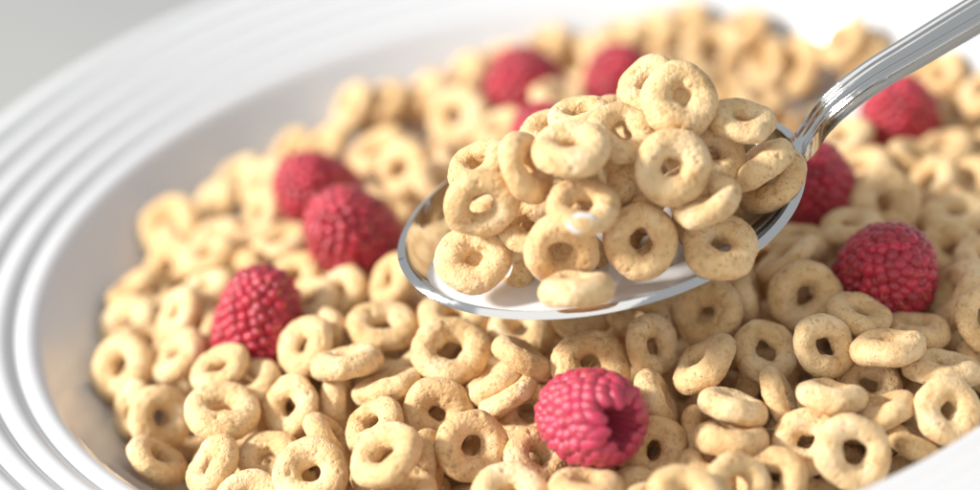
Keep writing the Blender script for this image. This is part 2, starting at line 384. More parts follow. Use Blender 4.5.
(-3943, 7966, -572, -699, -188, 690, 1210, 'blurred tilted cereal ring, second nearest upper right of the upper paired raspberry'),
(-3235, 8121, -737, -423, -65, 904, 1299, 'blurred flat-lying cereal ring, third nearest upper right of the upper paired raspberry'),
(-2343, 8335, -790, -631, -147, 762, 1339, 'blurred tilted cereal ring, third nearest left of the large raspberry behind the spoon'),
(-1395, 8742, -633, -658, -162, 735, 1226, 'blurred tilted cereal ring, nearest left of the large raspberry behind the spoon'),
(-1688, 5722, -117, -442, -659, 608, 1391, 'blurred face-on cereal ring, second nearest left of the large raspberry behind the spoon'),
(-5387, 6816, -823, -578, -121, 807, 1180, 'blurred tilted cereal ring, nearest upper left of the upper paired raspberry'),
(-4581, 6023, -469, -504, -91, 859, 1240, 'blurred flat-lying cereal ring, nearest above the upper paired raspberry'),
(-3460, 4902, -181, -400, -58, 915, 1372, 'blurred flat-lying cereal ring, nearest upper right of the upper paired raspberry'),
(-2957, 3188, 194, -551, -338, 763, 1366, 'blurred tilted cereal ring, nearest upper right of the lower paired raspberry'),
(-5930, 4883, -459, -504, -91, 859, 1260, 'blurred flat-lying cereal ring, second nearest left of the upper paired raspberry'),
(-5930, 3340, -390, -699, -188, 690, 1180, 'blurred tilted cereal ring, nearest left of the upper paired raspberry'),
(-5445, 1677, -156, -101, -12, 995, 1211, 'blurred flat-lying cereal ring, nearest lower left of the upper paired raspberry'),
(-2216, 2122, 292, 620, -141, 772, 1301, 'blurred tilted cereal ring, second nearest above the spoon tip'),
(-7846, 3935, -650, -245, -551, 798, 1420, 'blurred face-on cereal ring, sixth nearest upper left of the oval raspberry at left'),
(-7020, 4856, -798, -578, -121, 807, 1298, 'blurred tilted cereal ring, fourth nearest left of the upper paired raspberry'),
(-6477, 5882, -759, -423, -65, 904, 1202, 'blurred flat-lying cereal ring, third nearest left of the upper paired raspberry'),
(-6877, 3028, -594, -257, -29, 966, 1211, 'blurred flat-lying cereal ring, third nearest upper left of the oval raspberry at left'),
(-7865, 2558, -826, -516, -420, 746, 1318, 'blurred tilted cereal ring, fourth nearest upper left of the oval raspberry at left'),
(-6944, 1689, -218, -208, -22, 978, 1225, 'blurred flat-lying cereal ring, second nearest upper left of the oval raspberry at left'),
(-8577, 1771, -697, -374, 214, 903, 1233, 'blurred flat-lying cereal ring, sixth nearest left of the oval raspberry at left'),
(-8217, 1550, -1058, -578, -121, 807, 1180, 'blurred tilted cereal ring, fourth nearest left of the oval raspberry at left'),
(-8611, 639, -834, -386, -383, 839, 1278, 'blurred tilted cereal ring, seventh nearest left of the oval raspberry at left'),
(-7442, -364, -190, -699, -188, 690, 1180, 'tilted cereal ring, second nearest left of the oval raspberry at left'),
(-6957, 462, -265, -257, -29, 966, 1180, 'flat-lying cereal ring, nearest upper left of the oval raspberry at left'),
(-7124, -629, -524, -665, -166, 728, 1180, 'tilted cereal ring, nearest left of the oval raspberry at left'),
(-6583, -2849, 36, -319, -40, 947, 1180, 'flat-lying cereal ring, nearest lower left of the oval raspberry at left'),
(-6333, 1069, -362, -597, -130, 791, 1203, 'blurred tilted cereal ring, nearest above the oval raspberry at left'),
(7319, -2749, -379, 334, -280, 900, 1180, 'flat-lying cereal ring, second nearest right of the sharp raspberry at right'),
(6719, -4896, -1121, 540, -349, 766, 1180, 'buried cereal ring, fifth nearest lower right of the sharp raspberry at right'),
(4661, -4534, 79, 347, -7, 938, 1180, 'flat-lying cereal ring, nearest lower left of the sharp raspberry at right'),
(7009, 1433, -439, 503, -90, 860, 1180, 'blurred flat-lying cereal ring, nearest below the raspberry under the handle'),
(7787, 2093, -693, -101, -12, 995, 1180, 'blurred flat-lying cereal ring, nearest lower right of the raspberry under the handle'),
(8447, 2337, -940, -257, -29, 966, 1199, 'blurred buried cereal ring, third nearest right of the raspberry under the handle'),
(2126, 8438, -189, -138, -15, 990, 1285, 'blurred flat-lying cereal ring, nearest above the raspberry behind the heap top'),
(3605, 8661, -165, -423, -65, 904, 1190, 'blurred flat-lying cereal ring, second nearest upper right of the raspberry behind the heap top'),
(4808, 7755, -126, -319, -40, 947, 1227, 'blurred flat-lying cereal ring, third nearest upper right of the raspberry behind the heap top'),
(506, 9111, -409, -423, -65, 904, 1242, 'blurred flat-lying cereal ring, nearest upper right of the large raspberry behind the spoon'),
(-488, 9023, -532, -257, -29, 966, 1192, 'blurred buried cereal ring, nearest upper left of the large raspberry behind the spoon'),
(3210, 7038, -499, 256, -29, 966, 1229, 'blurred buried cereal ring, nearest right of the raspberry behind the heap top'),
(4514, 4442, -286, 256, -29, 966, 1239, 'blurred flat-lying cereal ring, nearest upper left of the raspberry behind the neck'),
(8325, 4443, -302, -578, -121, 807, 1180, 'blurred tilted cereal ring, nearest upper right of the raspberry under the handle'),
(-1788, 3217, 103, 503, -90, 860, 1204, 'blurred flat-lying cereal ring, second nearest lower left of the large raspberry behind the spoon'),
(-866, 4642, 2, -319, -40, 947, 1239, 'blurred flat-lying cereal ring, nearest lower left of the large raspberry behind the spoon'),
(-3295, 1897, -43, 399, -58, 915, 1180, 'blurred flat-lying cereal ring, nearest above the spoon tip'),
(478, 5182, 186, 399, -58, 915, 1276, 'blurred flat-lying cereal ring, nearest right of the large raspberry behind the spoon'),
(-7583, 3614, -823, 555, -111, 824, 1188, 'blurred buried cereal ring, fifth nearest upper left of the oval raspberry at left'),
(-6140, 2225, -518, 234, -159, 959, 1180, 'blurred buried cereal ring, second nearest lower left of the upper paired raspberry'),
(-8200, -361, -735, 443, -71, 894, 1180, 'flat-lying cereal ring, fifth nearest left of the oval raspberry at left'),
(-6082, -3090, -268, -201, -78, 976, 1180, 'flat-lying cereal ring, nearest below the oval raspberry at left'),
(-7610, -1133, -1644, -632, -474, 612, 1240, 'buried cereal ring, third nearest lower left of the oval raspberry at left'),
(-7465, -2098, -1665, -151, -692, 706, 1216, 'buried cereal ring, fifth nearest lower left of the oval raspberry at left'),
(-5182, -4409, -1417, 690, -310, 654, 1203, 'buried cereal ring, eighth nearest below the oval raspberry at left'),
(-3346, -5438, -1351, 491, 100, 865, 1254, 'buried cereal ring, fourth nearest lower left of the front pink raspberry'),
(-3071, -1073, -841, -665, -320, 675, 1287, 'buried cereal ring, nearest below the spoon tip'),
(-3924, -184, -1059, -140, -473, 870, 1329, 'buried cereal ring, second nearest lower left of the spoon tip'),
(-1782, -5389, -1236, -150, -326, 933, 1289, 'buried cereal ring, second nearest lower left of the front pink raspberry'),
(-2575, -4476, -1106, -72, -858, 509, 1287, 'buried cereal ring, sixth nearest left of the front pink raspberry'),
(-2649, -2234, -867, -747, 434, 504, 1235, 'buried cereal ring, third nearest lower right of the spoon tip'),
(-2537, 6347, -1425, 288, -45, 957, 1336, 'blurred buried cereal ring, second nearest upper right of the lower paired raspberry'),
(-1180, -4382, -989, -4, 220, 976, 1268, 'buried cereal ring, nearest left of the front pink raspberry'),
(686, -5527, -1312, 277, -820, 501, 1335, 'buried cereal ring, nearest lower right of the front pink raspberry'),
(610, -3420, -844, -115, -781, 614, 1204, 'buried cereal ring, nearest upper right of the front pink raspberry'),
(1502, -4455, -993, -533, -752, 388, 1309, 'buried cereal ring, third nearest right of the front pink raspberry'),
(1834, -3330, -911, -408, 351, 843, 1223, 'buried cereal ring, fourth nearest upper right of the front pink raspberry'),
(1380, -1956, -715, -554, -256, 792, 1194, 'buried cereal ring, sixth nearest upper right of the front pink raspberry'),
(2657, -6336, -1433, 590, -503, 631, 1265, 'buried cereal ring, 11th nearest right of the front pink raspberry'),
(3343, -5365, -1302, -442, 182, 878, 1266, 'buried cereal ring, ninth nearest lower left of the sharp raspberry at right'),
(2579, -4516, -1097, -804, 339, 489, 1267, 'buried cereal ring, tenth nearest right of the front pink raspberry'),
(3200, -3205, -968, -396, -613, 684, 1322, 'buried cereal ring, sixth nearest lower left of the sharp raspberry at right'),
(3044, -1157, -842, 509, 652, 562, 1190, 'buried cereal ring, nearest lower left of the raspberry behind the neck'),
(3648, -4347, -1215, -555, -547, 626, 1207, 'buried cereal ring, fourth nearest lower left of the sharp raspberry at right'),
(4287, -3558, -1196, -383, -733, 562, 1198, 'buried cereal ring, second nearest lower left of the sharp raspberry at right'),
(3775, -2130, -920, -817, 178, 548, 1287, 'buried cereal ring, second nearest left of the sharp raspberry at right'),
(4865, -6143, -1788, -424, 88, 901, 1328, 'buried cereal ring, ninth nearest below the sharp raspberry at right'),
(5647, -5285, -1658, -208, -542, 814, 1302, 'buried cereal ring, fifth nearest below the sharp raspberry at right'),
(5165, -4321, -1400, -307, -837, 452, 1338, 'buried cereal ring, third nearest below the sharp raspberry at right'),
(5867, 944, -1234, -356, 830, 429, 1202, 'blurred buried cereal ring, nearest above the sharp raspberry at right'),
(5230, 4942, -1516, -740, -106, 664, 1336, 'blurred buried cereal ring, nearest above the raspberry behind the neck'),
(6930, -3343, -1648, 186, -472, 862, 1350, 'buried cereal ring, third nearest lower right of the sharp raspberry at right'),
(-4981, -1022, -1911, -185, 36, 982, 1313, 'buried cereal ring, second nearest lower right of the oval raspberry at left'),
(430, -2136, -1569, -162, -174, 971, 1282, 'buried cereal ring, nearest above the front pink raspberry'),
(2469, -3254, -1801, 314, 651, 691, 1305, 'buried cereal ring, eighth nearest right of the front pink raspberry'),
(3927, -1192, -1809, -232, -919, 318, 1225, 'buried cereal ring, fourth nearest left of the sharp raspberry at right'),
(3743, -5791, -2222, -398, 781, 481, 1317, 'buried cereal ring, eighth nearest below the sharp raspberry at right'),
(376, -8252, -706, 468, -478, 743, 1229, 'buried cereal ring, third nearest lower right of the front pink raspberry'),
]
SPOON_RINGS = [
(-1759, -4514, 2406, -68, -616, 785, 1289, 'cereal ring touching the milk at the spoon tip, lowest left of the heap'),
(-307, -5166, 2698, -36, -993, -114, 1361, 'tilted cereal ring right behind the flat one floating in the milk'),
(1017, -5098, 2575, -11, -897, 442, 1275, 'face-on cereal ring with open hole at the lower middle of the heap'),
(2337, -4939, 2139, 212, -405, 889, 1311, 'cereal ring at lower right of the heap resting near the spoon rim'),
(-190, -5957, 2381, 77, 350, 933, 1270, 'edge-on cereal ring floating in the milk at the near rim of the spoon'),
(-1473, -4549, 3456, -18, -1000, 8, 1303, 'cereal ring directly above the lowest left ring of the heap'),
(146, -5242, 3482, 226, -263, 938, 1226, 'cereal ring with a milk drop in the middle of the heap'),
(1702, -4802, 3696, 148, -811, 566, 1320, 'large face-on cereal ring in the upper right middle of the heap'),
(2185, -4915, 3024, -248, -27, 968, 1180, 'cereal ring leaning at the lower right of the large face-on ring'),
(3488, -3625, 2489, -460, -216, 861, 1322, 'cereal ring at the right end of the heap by the spoon rim'),
(3265, -3910, 2972, -470, 315, 824, 1279, 'edge-on cereal ring slanting up right, above the ring at the right end'),
(3061, -3724, 3775, 240, -76, 968, 1185, 'flat-lying cereal ring at the upper right of the heap near the neck'),
(2061, -3733, 4358, 166, -728, 665, 1346, 'topmost cereal ring of the heap, its hole closed by a thin skin'),
(1672, -2626, 4141, -399, -433, 808, 1180, 'cereal ring tucked behind the topmost ring of the heap'),
(998, -3998, 4058, 206, -461, 863, 1180, 'cereal ring just below left of the topmost ring, hole tilted upward'),
(119, -4698, 4282, 21, -87, 996, 1326, 'thick flat-lying cereal ring at the upper left of the heap'),
(401, -3133, 4031, -74, 27, 997, 1180, 'cereal ring at the back edge of the heap above the thick flat-lying one'),
(-671, -4405, 3914, 854, -327, 405, 1268, 'upright slanting cereal ring left of the thick flat-lying one in the heap'),
(-1403, -3447, 3572, -331, -158, 930, 1180, 'cereal ring at the far left back of the heap'),
(527, -4247, 3457, 192, -567, 801, 1304, 'arched cereal ring right under the thick flat-lying one in the heap'),
(2501, -3905, 3334, 419, -589, 691, 1180, 'cereal ring half hidden between the large face-on ring and the upper right one'),
(-724, -4354, 2782, -3, -269, 963, 1180, 'cereal ring mostly hidden in the gap left of the milk drop ring'),
(-95, -2766, 3575, -116, -243, 963, 1180, 'cereal ring mostly hidden behind the thick flat-lying ring of the heap'),
(-1207, -3807, 1767, -720, -463, 517, 1260, 'half-hidden ring inside the heap, nearest right of the ring at the tip'),
(-1147, -3798, 2387, -277, -253, 927, 1260, 'half-hidden ring inside the heap, second nearest right of the ring at the tip'),
(-1507, -2481, 2174, -271, 460, 845, 1260, 'half-hidden ring inside the heap, nearest above the ring at the tip'),
(-91, -3875, 1618, -211, -745, 633, 1260, 'half-hidden ring inside the heap, nearest below the milk drop ring'),
(-226, -4066, 2382, -705, -140, 696, 1260, 'half-hidden ring inside the heap, nearest lower left of the milk drop ring'),
(-192, -1831, 2272, 498, -338, 799, 1260, 'half-hidden ring inside the heap, nearest upper left of the milk drop ring'),
(1141, -3920, 1855, -588, -214, 780, 1260, 'half-hidden ring inside the heap, nearest lower right of the milk drop ring'),
(1021, -4186, 2623, -366, 577, 730, 1260, 'half-hidden ring inside the heap, nearest lower left of the large face-on ring'),
(1265, -1671, 2588, -134, 216, 967, 1260, 'half-hidden ring inside the heap, nearest right of the thick flat-lying ring'),
(1101, -2330, 3245, 543, -607, 580, 1260, 'half-hidden ring inside the heap, nearest upper right of the thick flat-lying ring'),
(2285, -3802, 2065, 198, -879, 433, 1260, 'half-hidden ring inside the heap, nearest upper left of the lower right ring'),
(2149, -3505, 2794, -384, 523, 761, 1260, 'half-hidden ring inside the heap, nearest right of the large face-on ring'),
(2413, -2102, 2533, -271, -253, 929, 1260, 'half-hidden ring inside the heap, nearest upper right of the large face-on ring'),
]
HIDDEN_RINGS = [
(7703, 5280, -318, -423, -65, 904, 1180),
(-7565, 1112, -1628, -850, -65, 522, 1318),
(-6923, -3305, -1690, -499, -235, 834, 1287),
(-6658, -1156, -1960, 134, 560, 817, 1292),
(-7822, -30, -1769, 738, -24, 674, 1211),
(-6796, 1064, -1708, -67, -520, 852, 1199),
(-7544, 2265, -1701, -28, -370, 929, 1188),
(-6990, 3297, -1659, 13, 677, 736, 1276),
(-5585, -5439, -1677, 65, -358, 931, 1214),
(-6307, -4322, -1635, -440, -745, 501, 1287),
(-5721, -3466, -1445, -345, -524, 779, 1332),
(-6292, -2181, -1382, 119, 708, 696, 1341),
(-5736, -1112, -1311, -714, -227, 662, 1245),
(-6439, -162, -1454, 381, -7, 924, 1272),
(-5871, 733, -1234, -337, 847, 411, 1278),
(-6479, 2308, -1505, 234, 71, 970, 1202),
(-5712, 3359, -1375, 140, -678, 722, 1285),
(-6269, 4302, -1695, -71, -4, 997, 1196),
(-5617, 5517, -1722, 232, 114, 966, 1191),
(-4865, -6258, -1712, 29, 794, 607, 1244),
(-4079, -5541, -1436, 886, 280, 369, 1273),
(-4453, -3469, -1223, -136, -494, 859, 1336),
(-5028, -2083, -1186, -301, -577, 759, 1308),
(-4652, -1044, -1038, 922, -118, 367, 1260),
(-5093, -149, -1107, -489, 565, 665, 1190),
(-4343, 1188, -1096, 254, 896, 365, 1219),
(-5269, 2238, -1274, 631, 410, 658, 1262),
(-4496, 3319, -1313, -217, 227, 949, 1268),
(-5186, 4346, -1409, -33, 200, 979, 1210),
(-4444, 5258, -1437, 137, -689, 711, 1345),
(-4736, 6106, -1653, -789, -171, 590, 1234),
(-3002, -7092, -1633, -139, -531, 836, 1339),
(-3818, -6603, -1651, 412, -712, 569, 1317),
(-3743, -4399, -1253, -725, 515, 457, 1216),
(-3210, -3393, -1071, -391, 880, 269, 1343),
(-3918, -2207, -1016, -716, -164, 679, 1194),
(-3175, 936, -887, 2, -381, 925, 1317),
(-3906, 2395, -1033, -649, 322, 689, 1249),
(-3135, 3332, -1012, 337, -26, 941, 1308),
(-3933, 4421, -1248, -364, -16, 931, 1313),
(-3170, 5350, -1396, -25, 462, 887, 1275),
(-3885, 6536, -1625, 238, -506, 829, 1230),
(-3091, 7248, -1697, -336, -420, 843, 1279),
(-1939, -7722, -1725, -96, 375, 922, 1273),
(-2558, -6268, -1593, -452, -120, 884, 1305),
(-1776, -3135, -879, -134, -748, 650, 1191),
(-1942, -1201, -744, -629, -157, 762, 1311),
(-2561, -163, -769, 37, -741, 671, 1204),
(-2010, 1125, -688, 144, -151, 978, 1228),
(-2677, 2195, -867, -293, 49, 955, 1183),
(-1903, 3324, -915, -185, 233, 955, 1249),
(-2568, 4473, -1061, 335, -570, 750, 1294),
(-1739, 5465, -1326, -634, 225, 740, 1342),
(-1875, 7390, -1627, -369, 739, 564, 1342),
(-665, -7753, -1674, 734, 272, 623, 1333),
(-1395, -6851, -1500, 538, -51, 841, 1222),
(-563, -5564, -1241, -334, -871, 361, 1340),
(-596, -3262, -866, 760, 507, 408, 1310),
(-1191, -2254, -758, -15, 334, 942, 1230),
(-646, -1090, -679, 544, -12, 839, 1299),
(-1302, -24, -681, 317, 421, 850, 1304),
(-600, 1035, -676, -710, 485, 510, 1232),
(-1337, 2351, -782, -127, 582, 803, 1259),
(-615, 3257, -849, 401, 154, 903, 1266),
(-1168, 4391, -1006, -321, -223, 920, 1327),
(-428, 5448, -1189, 128, 897, 424, 1192),
(-1283, 6537, -1398, -302, -599, 741, 1234),
(-651, 7638, -1642, 186, 542, 819, 1342),
(815, -7733, -1715, -40, 259, 965, 1249),
(-37, -6557, -1412, 356, 484, 799, 1198),
(54, -4366, -987, -173, -855, 489, 1192),
(119, -2105, -671, 10, -770, 638, 1233),
(521, -1145, -674, -684, 117, 720, 1292),
(-42, -37, -635, -55, -406, 912, 1217),
(663, 1262, -669, 729, 487, 481, 1186),
(126, 2225, -860, -91, -386, 918, 1249),
(682, 3222, -923, -155, 948, 278, 1204),
(72, 4512, -1025, -588, -109, 801, 1261),
(742, 5671, -1210, -517, 63, 854, 1198),
(-61, 6354, -1712, -359, 450, 818, 1284),
(535, 7960, -1764, -217, -492, 843, 1295),
(1755, -7563, -1661, -893, 315, 321, 1254),
(1420, -6790, -1450, 24, 770, 638, 1316),
(1930, -5555, -1475, -191, -300, 935, 1244),
(1800, -1134, -769, -16, -532, 847, 1229),
(1088, -85, -638, -459, 165, 873, 1282),
(1864, 1209, -739, 350, -50, 936, 1274),
(1290, 2056, -712, -434, 784, 444, 1338),
(1893, 3415, -926, -191, -50, 980, 1343),
(1185, 4443, -976, 196, 729, 656, 1217),
(1820, 5434, -1273, 68, 819, 570, 1333),
(1088, 6791, -1460, 876, 323, 357, 1273),
(1834, 7513, -1659, -78, 323, 943, 1319),
(2568, -7301, -1656, 727, 636, 258, 1233),
(2394, -2084, -832, -284, -488, 825, 1182),
(2598, -84, -770, 298, -27, 954, 1272),
(3231, 1117, -825, -305, -230, 924, 1334),
(2677, 2376, -860, 215, 827, 519, 1317),
(3159, 3514, -992, 561, -645, 518, 1189),
(2606, 4410, -1092, -53, 341, 939, 1224),
(3174, 5380, -1303, 321, -524, 789, 1331),
(2311, 6411, -1420, -361, -362, 859, 1329),
(3074, 7071, -1648, -116, 856, 505, 1202),
(3646, -6048, -1908, 746, 403, 530, 1332),
(4354, -5402, -1450, 20, -118, 993, 1203),
(4545, -913, -1039, 122, 78, 989, 1276),
(3790, 119, -966, -14, 559, 829, 1252),
(4613, 1073, -1022, -369, -124, 921, 1268),
(4111, 2331, -1058, -640, -504, 580, 1234),
(4372, 3303, -1188, 562, 549, 619, 1349),
(3697, 4418, -1266, -840, 282, 463, 1212),
(4302, 5600, -1482, -506, 382, 773, 1236),
(3830, 6605, -1740, -432, 396, 810, 1328),
(5702, -3441, -1486, 321, 442, 838, 1267),
(5127, -2294, -1437, 323, -462, 826, 1330),
(5710, -1151, -1215, -454, 108, 884, 1280),
(5172, -112, -1374, -328, -900, 287, 1300),
(5100, 2296, -1217, 854, 452, 258, 1195),
(5778, 3253, -1399, -564, 28, 825, 1202),
(5864, 5449, -1735, -344, -687, 639, 1195),
(4903, 6048, -1822, -320, 27, 947, 1234),
(6371, -4332, -1651, 585, 715, 384, 1245),
(6339, -2348, -1440, -513, -12, 858, 1212),
(7004, -963, -1484, -663, 321, 676, 1196),
(6643, -6, -1396, -557, -320, 766, 1188),
(7025, 1221, -1499, -611, 263, 747, 1340),
(6363, 2251, -1416, 149, 334, 931, 1305),
(6599, 3944, -1647, 363, -841, 401, 1312),
(6223, 4521, -1735, -158, -407, 899, 1297),
(7615, -2118, -1707, -76, 434, 898, 1190),
(7912, -1111, -1732, -386, 366, 847, 1194),
(7690, -22, -1651, 587, 64, 807, 1303),
(7733, 1101, -1678, -444, 646, 621, 1286),
(7562, 2320, -1710, -248, 106, 963, 1299),
(-6598, -831, -2196, -794, 424, 437, 1243),
(-6673, 1250, -2225, -439, -417, 796, 1181),
(-5897, -3207, -2201, -78, -931, 358, 1183),
(-6287, -2359, -2207, -459, -51, 887, 1323),
(-5971, -1321, -2375, -122, 710, 694, 1272),
(-6827, 179, -2238, -177, 132, 975, 1300),
(-6084, 1252, -2361, -547, -431, 718, 1226),
(-6574, 2145, -2261, 365, -664, 652, 1242),
(-5970, 3137, -2251, -52, -729, 682, 1346),
(-4784, -4716, -2243, -374, -423, 826, 1206),
(-5383, -4007, -2204, -758, 237, 607, 1214),
(-4777, -3159, -2010, -29, 580, 814, 1265),
(-5285, -2281, -2494, 273, -512, 814, 1257),
(-5631, -76, -2108, -178, -498, 849, 1243),
(-5079, 1153, -1967, 313, -552, 773, 1257),
(-5514, 2170, -2276, 645, -253, 721, 1293),
(-4853, 3251, -2146, 498, 64, 865, 1195),
(-5465, 4253, -2263, 107, 57, 993, 1334),
(-4690, 4922, -2228, 567, 304, 766, 1343),
(-4128, -5465, -2235, 579, -236, 780, 1276),
(-3275, -5259, -2250, 706, -530, 469, 1238),
(-4430, -3846, -2322, -272, 923, 273, 1230),
(-3609, -3164, -1892, 298, -746, 595, 1281),
(-4467, -2169, -1974, 511, 70, 856, 1230),
(-3755, -1089, -1844, 63, 659, 750, 1263),
(-4482, 119, -1893, 283, 640, 714, 1341),
(-3745, 942, -1766, -790, 375, 485, 1322),
(-4626, 2092, -1964, -745, -232, 625, 1216),
(-3641, 3069, -2057, -744, 473, 471, 1340),
(-4009, 3988, -1978, 121, 98, 988, 1237),
(-3718, 5339, -2303, 675, -459, 578, 1260),
(-2437, -6206, -2208, -782, 375, 497, 1313),
(-2557, -5319, -2271, 294, -787, 542, 1219),
(-3067, -4190, -1995, -150, -550, 821, 1228),
(-2361, -3377, -1880, 607, 430, 668, 1275),
(-3152, -2199, -1767, 150, 658, 738, 1344),
(-2592, -1073, -1599, -34, -93, 995, 1270),
(-3244, -62, -1833, -137, 928, 347, 1277),
(-2645, 1081, -1663, 290, 777, 559, 1191),
(-3136, 2083, -1760, -7, -90, 996, 1320),
(-2470, 3277, -1835, -615, 680, 398, 1320),
(-3008, 4384, -1998, 755, -224, 616, 1330),
(-2499, 5562, -2077, 138, -171, 976, 1333),
(-3142, 6231, -2310, -57, -618, 784, 1232),
(-1093, -6818, -2250, -212, -37, 977, 1260),
(-1827, -6376, -2188, -890, 88, 447, 1333),
(-1416, -5193, -2217, -324, 229, 918, 1282),
(-1964, -4367, -1920, 377, -729, 572, 1221),
(-1241, -3312, -1688, -172, 395, 903, 1278),
(-1849, -2193, -1649, -74, 475, 877, 1201),
(-1414, -1015, -1526, 593, -308, 744, 1276),
(-2012, -154, -1594, 14, -577, 816, 1214),
(-1363, 1109, -1556, 452, 585, 674, 1245),
(-1933, 2437, -1666, 459, -779, 427, 1295),
(-1229, 3532, -1773, 843, -331, 423, 1262),
(-1883, 4483, -1986, 708, 26, 706, 1233),
(-1267, 5417, -2060, -651, -275, 707, 1187),
(-2161, 6635, -2276, -256, -236, 937, 1211),
(-1053, 6688, -2220, -59, 591, 805, 1183),
(-56, -6867, -2243, -581, 358, 731, 1299),
(-871, -6127, -2282, -231, -836, 497, 1291),
(-259, -5036, -1932, 134, -725, 675, 1279),
(-763, -4158, -1952, -233, -190, 954, 1303),
(157, -3267, -1806, 293, 880, 374, 1198),
(-741, -2227, -1601, -762, -190, 619, 1307),
(-97, -1051, -1535, -182, -375, 909, 1266),
(-792, 57, -1521, 12, -378, 926, 1325),
(213, 1017, -1540, 808, 311, 500, 1305),
(-521, 2425, -1607, -486, -156, 860, 1184),
(110, 3277, -1679, 180, -414, 892, 1259),
(-888, 4447, -1863, -65, 896, 439, 1287),
(125, 5533, -2025, -41, 680, 732, 1278),
(-815, 6123, -2387, -366, 485, 794, 1238),
(142, 6841, -2234, -572, -169, 802, 1321),
(817, -6563, -2176, 946, -197, 256, 1311),
(487, -5790, -2415, 475, -364, 801, 1336),
(1338, -5245, -2058, 406, -534, 741, 1271),
(625, -4280, -1883, -706, 255, 661, 1311),
(1308, -3164, -1715, 320, 562, 763, 1221),
(1234, -1196, -1553, 193, -576, 794, 1209),
(621, -123, -1570, -440, -631, 639, 1329),
(1259, 948, -1552, -221, -743, 632, 1218),
(679, 2226, -1727, -517, -450, 728, 1230),
(1309, 3318, -1749, -296, 43, 954, 1314),
(599, 4358, -1850, 398, -467, 789, 1305),
(1108, 5592, -2091, 812, -315, 491, 1227),
(628, 6019, -2645, -88, -262, 961, 1198),
(1350, 6778, -2246, -364, 94, 927, 1245),
(1638, -6486, -2228, 60, -470, 881, 1307),
(2493, -5388, -2037, -264, 391, 882, 1313),
(1971, -4198, -1998, 428, -367, 826, 1325),
(1875, -2319, -1661, 64, -134, 989, 1198),
(2480, -1001, -1632, 718, 238, 654, 1339),
(1890, 70, -1559, -666, -610, 429, 1193),
(2409, 1160, -1665, -217, 840, 498, 1250),
(1932, 2186, -1673, -429, -258, 866, 1342),
(2657, 3169, -1854, -409, -432, 804, 1206),
(1811, 4367, -1804, 79, -515, 854, 1299),
(2323, 5086, -2362, -467, 715, 520, 1338),
(2075, 6049, -2435, 280, 255, 926, 1210),
(2720, -6197, -2276, 366, 653, 663, 1296),
(3736, -4877, -2082, -133, -138, 981, 1255),
(2890, -4217, -2097, 889, 148, 433, 1246),
(3650, -3396, -1906, 402, 387, 830, 1298),
(2965, -2285, -1838, -594, 367, 716, 1260),
(3313, -34, -1710, 418, 152, 896, 1221),
(3687, 1030, -1783, -486, 567, 665, 1276),
(3088, 2145, -1736, -284, 98, 954, 1197),
(3757, 3328, -1915, 299, -363, 882, 1250),
(3228, 4415, -2057, 138, -183, 973, 1322),
(3682, 5652, -2275, 182, -719, 671, 1316),
(2820, 6145, -2220, 589, -191, 785, 1325),
(4748, -5114, -2280, -275, -26, 961, 1289),
(4420, -3970, -2464, 365, 140, 921, 1263),
(4901, -3093, -2288, -142, 312, 940, 1228),
(4433, -2252, -2045, -613, -196, 765, 1224),
(5058, -1199, -1952, 526, 663, 532, 1343),
(4629, -130, -1966, 683, 290, 671, 1221),
(4994, 1052, -2014, -626, -572, 529, 1301),
(4273, 2070, -1808, -28, 152, 988, 1301),
(4758, 3009, -2373, -457, 727, 513, 1329),
(4276, 4179, -2389, -292, 695, 657, 1224),
(4490, 4967, -2203, 599, 557, 575, 1222),
(5438, -4084, -2230, 363, -176, 915, 1229),
(6020, -3011, -2216, 344, -387, 856, 1251),
(5537, -2170, -2335, -298, -520, 801, 1264),
(5861, -1369, -2632, -289, 40, 957, 1248),
(5711, -28, -2135, -571, 120, 812, 1258),
(6005, 1123, -2075, -699, 60, 713, 1191),
(5291, 2131, -2397, 553, 431, 713, 1190),
(5976, 3058, -2292, 96, -583, 807, 1345),
(5316, 4037, -2212, 559, -96, 824, 1331),
(6664, -2069, -2276, -776, 114, 620, 1236),
(6741, -1015, -2234, 95, 538, 837, 1281),
(6798, 41, -2232, 300, -494, 816, 1183),
(6779, 1082, -2271, 68, -92, 993, 1319),
(6311, 2022, -2182, 246, -880, 406, 1344),
(-4915, -7100, -773, -799, -446, 404, 1260),
(-2310, -8157, -836, 520, -124, 845, 1261),
(-1034, -8266, -899, -714, -35, 699, 1272),
(8186, -3443, -681, -792, -352, 500, 1357),
(8194, -2033, -837, -228, -423, 877, 1288),
(8265, -847, -926, -46, -148, 988, 1302),
]
def place_rings(rows, group, skin=()):
    for i, row in enumerate(rows):
        x, y, z, a, b, c, d, label = row
        me = SKIN_RING if i in skin else RINGS[rnd.randrange(len(RINGS))]
        o = bpy.data.objects.new("cereal_ring", me); col.objects.link(o)
        o.matrix_world = ring_matrix((x*1e-5, y*1e-5, z*1e-5), (a, b, c), d*1e-5, rnd.uniform(0, 6.283))
        tag(o, label, "cereal", group)
place_rings(BOWL_RINGS, "cereal rings in the bowl")
place_rings(SPOON_RINGS, "cereal rings heaped on the spoon", skin=(0, 12))
